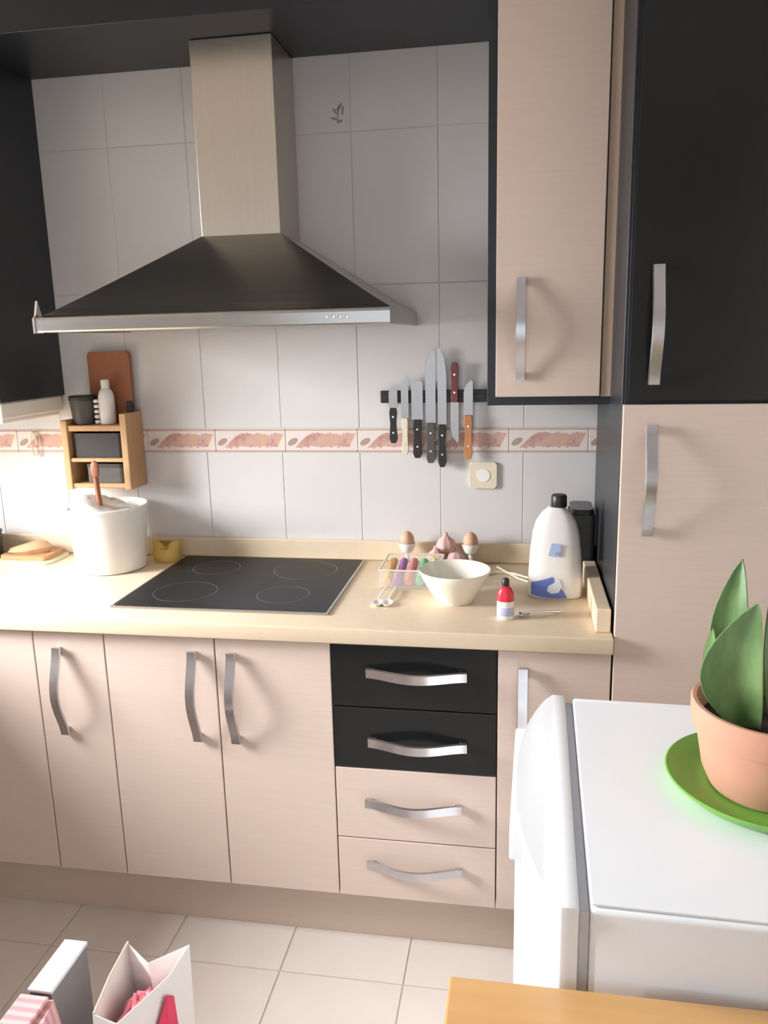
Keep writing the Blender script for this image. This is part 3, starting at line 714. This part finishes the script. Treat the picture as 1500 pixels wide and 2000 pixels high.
pl = empty('snake_plant', (PC[0], PC[1], PZ+.118), 'green plant with broad pointed upright leaves in the terracotta pot', 'plant')
def leaf(base, tip, bend, wd, face, fold=.25, nseg=14, peak=.42):
    """broad pointed blade from base to tip, bending sideways, with a shallow keel"""
    base, tip, bend = Vector(base), Vector(tip), Vector(bend); bm = bmesh.new(); R = []
    fdir = Vector(face).normalized()
    for i in range(nseg+1):
        t = i/nseg
        p = base.lerp(tip, t) + bend*math.sin(PI*t)
        tan = (tip-base).normalized(); side = tan.cross(fdir).normalized(); nrm = side.cross(tan)
        if t < peak: wv = .45+.55*math.sin(PI/2*t/peak)
        else: wv = math.cos(PI/2*(t-peak)/(1-peak))**.75 if t < 1 else 0.0
        h = wd/2*max(wv, .02)
        R.append([p + side*h*s + nrm*(abs(s)**1.5)*h*fold for s in (-1, -.5, 0, .5, 1)])
    V = [[bm.verts.new(p) for p in r] for r in R]
    for A, B in zip(V, V[1:]):
        for k in range(4): bm.faces.new((A[k], A[k+1], B[k+1], B[k]))
    bmesh.ops.recalc_face_normals(bm, faces=bm.faces)
    bmesh.ops.solidify(bm, geom=list(bm.faces), thickness=.0022)
    obj('leaf', bm, 'leaf_green', pl, smooth=True)
zb = PZ+.112
leaf((1.104, -1.175, zb), (1.106, -1.175, zb+.203), (-.034, -.012, 0), .086, (-.15, -1, .1), .35)
leaf((1.118, -1.125, zb), (1.098, -1.110, zb+.255), (-.020, .0, 0), .062, (-.5, -1, .1), .45)
leaf((1.098, -1.140, zb), (1.056, -1.135, zb+.150), (-.012, .0, 0), .042, (-1, -.7, .1), .4)
leaf((1.160, -1.125, zb), (1.152, -1.105, zb+.225), (.006, .0, .01), .058, (.1, -1, .2), .4)
leaf((1.180, -1.150, zb), (1.240, -1.190, zb+.150), (.005, -.01, .02), .055, (-.2, -1, .5), .4)
leaf((1.175, -1.100, zb), (1.210, -1.040, zb+.210), (.012, .01, 0), .060, (.3, -1, .2), .4)
leaf((1.150, -1.185, zb), (1.185, -1.225, zb+.060), (.0, -.005, .015), .034, (.2, -.8, .8), .4)

# ------------------------------------------------------------------ wooden table
tb = empty('table', (1.10, -1.80, 0), 'orange-brown wooden table in the right foreground', 'table')
TX0, TX1, TY0, TY1 = .668, 1.56, -2.16, -1.486
obj('table_top', box(TX0, TX1, TY0, TY1, .722, .750, .004, 3), 'wood_table', tb, smooth=True)
b = box(TX0+.06, TX1-.06, TY0+.05, TY0+.072, .64, .7218, .002, 1); box(TX0+.06, TX1-.06, TY1-.072, TY1-.05, .64, .7218, .002, 1, b)
obj('apron', b, 'wood_table', tb)
for x in (TX0+.035, TX1-.085):
    for y in (TY0+.035, TY1-.085):
        obj('leg', box(x, x+.05, y, y+.05, 0, .6398, .003, 1), 'wood_table', tb)

# ------------------------------------------------------------------ bags on the floor, front left
def bag(name, label, cat, bot, top, mat, z0, tops):
    """open paper bag: bottom outline bot (x,y), rim outline top (x,y) with heights tops"""
    e = empty(name, (sum(p[0] for p in bot)/len(bot), sum(p[1] for p in bot)/len(bot), z0), label, cat)
    rings = []
    for k in range(9):
        t = k/8; rings.append([(a[0]+(b_[0]-a[0])*t, a[1]+(b_[1]-a[1])*t, z0+(h-z0)*t) for a, b_, h in zip(bot, top, tops)])
    bm = loft(rings, True, False); bm.faces.new([v for v in bm.verts][:len(bot)])
    bmesh.ops.recalc_face_normals(bm, faces=bm.faces); bmesh.ops.solidify(bm, geom=list(bm.faces), thickness=.0016)
    obj('body', bm, mat, e)
    return e
bot = [(-.035, -1.055), (.025, -1.055), (.085, -1.055), (.085, -1.15), (.085, -1.25), (.025, -1.25), (-.035, -1.25), (-.035, -1.15)]
top = [(-.045, -1.062), (.018, -1.098), (.088, -1.050), (.078, -1.130), (.030, -1.252), (.004, -1.244), (-.026, -1.238), (-.040, -1.150)]
e = bag('paper_bag', 'open white paper gift bag with red print on the floor', 'bag', bot, top, 'paper_white', .0006, [.356, .345, .356, .350, .350, .348, .350, .352])
rim = [Vector((x, y, z+.0008)) for (x, y), z in zip(top[6:8]+top[:1], (.350, .352, .356))]
obj('folded_edge', tube([(p.x+.002, p.y, p.z) for p in rim], .0026, 8), 'paper_rim', e)
bm = bmesh.new()
for q in ([(.02, .24), (.085, .335), (.085, .22)], [(.13, .26), (.19, .28), (.16, .15)]):
    join(bm, prism([(-1.06-u, v) for u, v in q], 'x', .0815, .0865))
rings = []  # added pink mass standing for light showing through the printed paper
for r, z in ((.045, .20), (.048, .24), (.040, .285), (.022, .305), (.008, .312)):
    rings.append([(.018+r*.8*math.cos(2*PI*i/22)+random.uniform(-.005, .005), -1.158+r*1.35*math.sin(2*PI*i/22)+random.uniform(-.006, .006), z+random.uniform(-.012, .012)) for i in range(22)])
bm.free()
tag(obj('show_through', loft(rings), 'show_through_pink', smooth=False), 'pink stand-in for light through the printed side, inside the white gift bag', 'light stand-in')
bm = prism([(-1.125, .30), (-1.150, .325), (-1.185, .27), (-1.165, .16), (-1.12, .22)], 'x', 0, .0012)
for v in bm.verts:                                    # lie on the bag's right panel
    t = max(0, min(1, v.co.z/.35))
    yb = (v.co.y+1.055)/-.195
    xt = .088+(.030-.088)*max(0, (yb-.4)/.6)**1.0 if yb > .4 else .088-.010*yb/.4
    v.co.x += .085+(xt-.085)*t+.0012
obj('red_print', bm, 'print_red', e)
cx = empty('carton', (-.152, -1.14, 0), 'narrow white carton, shade coloured into its sides, standing on the floor behind the pink bag', 'carton')
obj('body', box(-.178, -.130, -1.205, -1.075, .0005, .350, .002, 1), 'carton_shade', cx)  # white carton's shaded sides; the shade is put into this grey
obj('lid', box(-.180, -.128, -1.207, -1.073, .3502, .358, .002, 2), 'carton_white', cx)
bot = [(-.215, -1.215), (-.15, -1.215), (-.085, -1.215), (-.075, -1.30), (-.075, -1.40), (-.15, -1.40), (-.225, -1.40), (-.220, -1.30)]
top = [(-.185, -1.212), (-.150, -1.218), (-.122, -1.212), (-.105, -1.30), (-.088, -1.40), (-.13, -1.395), (-.190, -1.40), (-.192, -1.30)]
e = empty('gift_bag', (-.15, -1.30, 0), 'pink striped gift bag closed at the top, on the floor at lower left', 'bag')
rings = []
for k in range(8):
    t = k/7; rings.append([(a[0]+(b_[0]-a[0])*t**2, a[1]+(b_[1]-a[1])*t, .0006+.345*t) for a, b_ in zip(bot, top)])
obj('body', loft(rings), 'pink_stripe', e)
obj('folded_top', box(-.188, -.128, -1.385, -1.216, .3462, .356, .003, 2), 'pink_stripe', e)
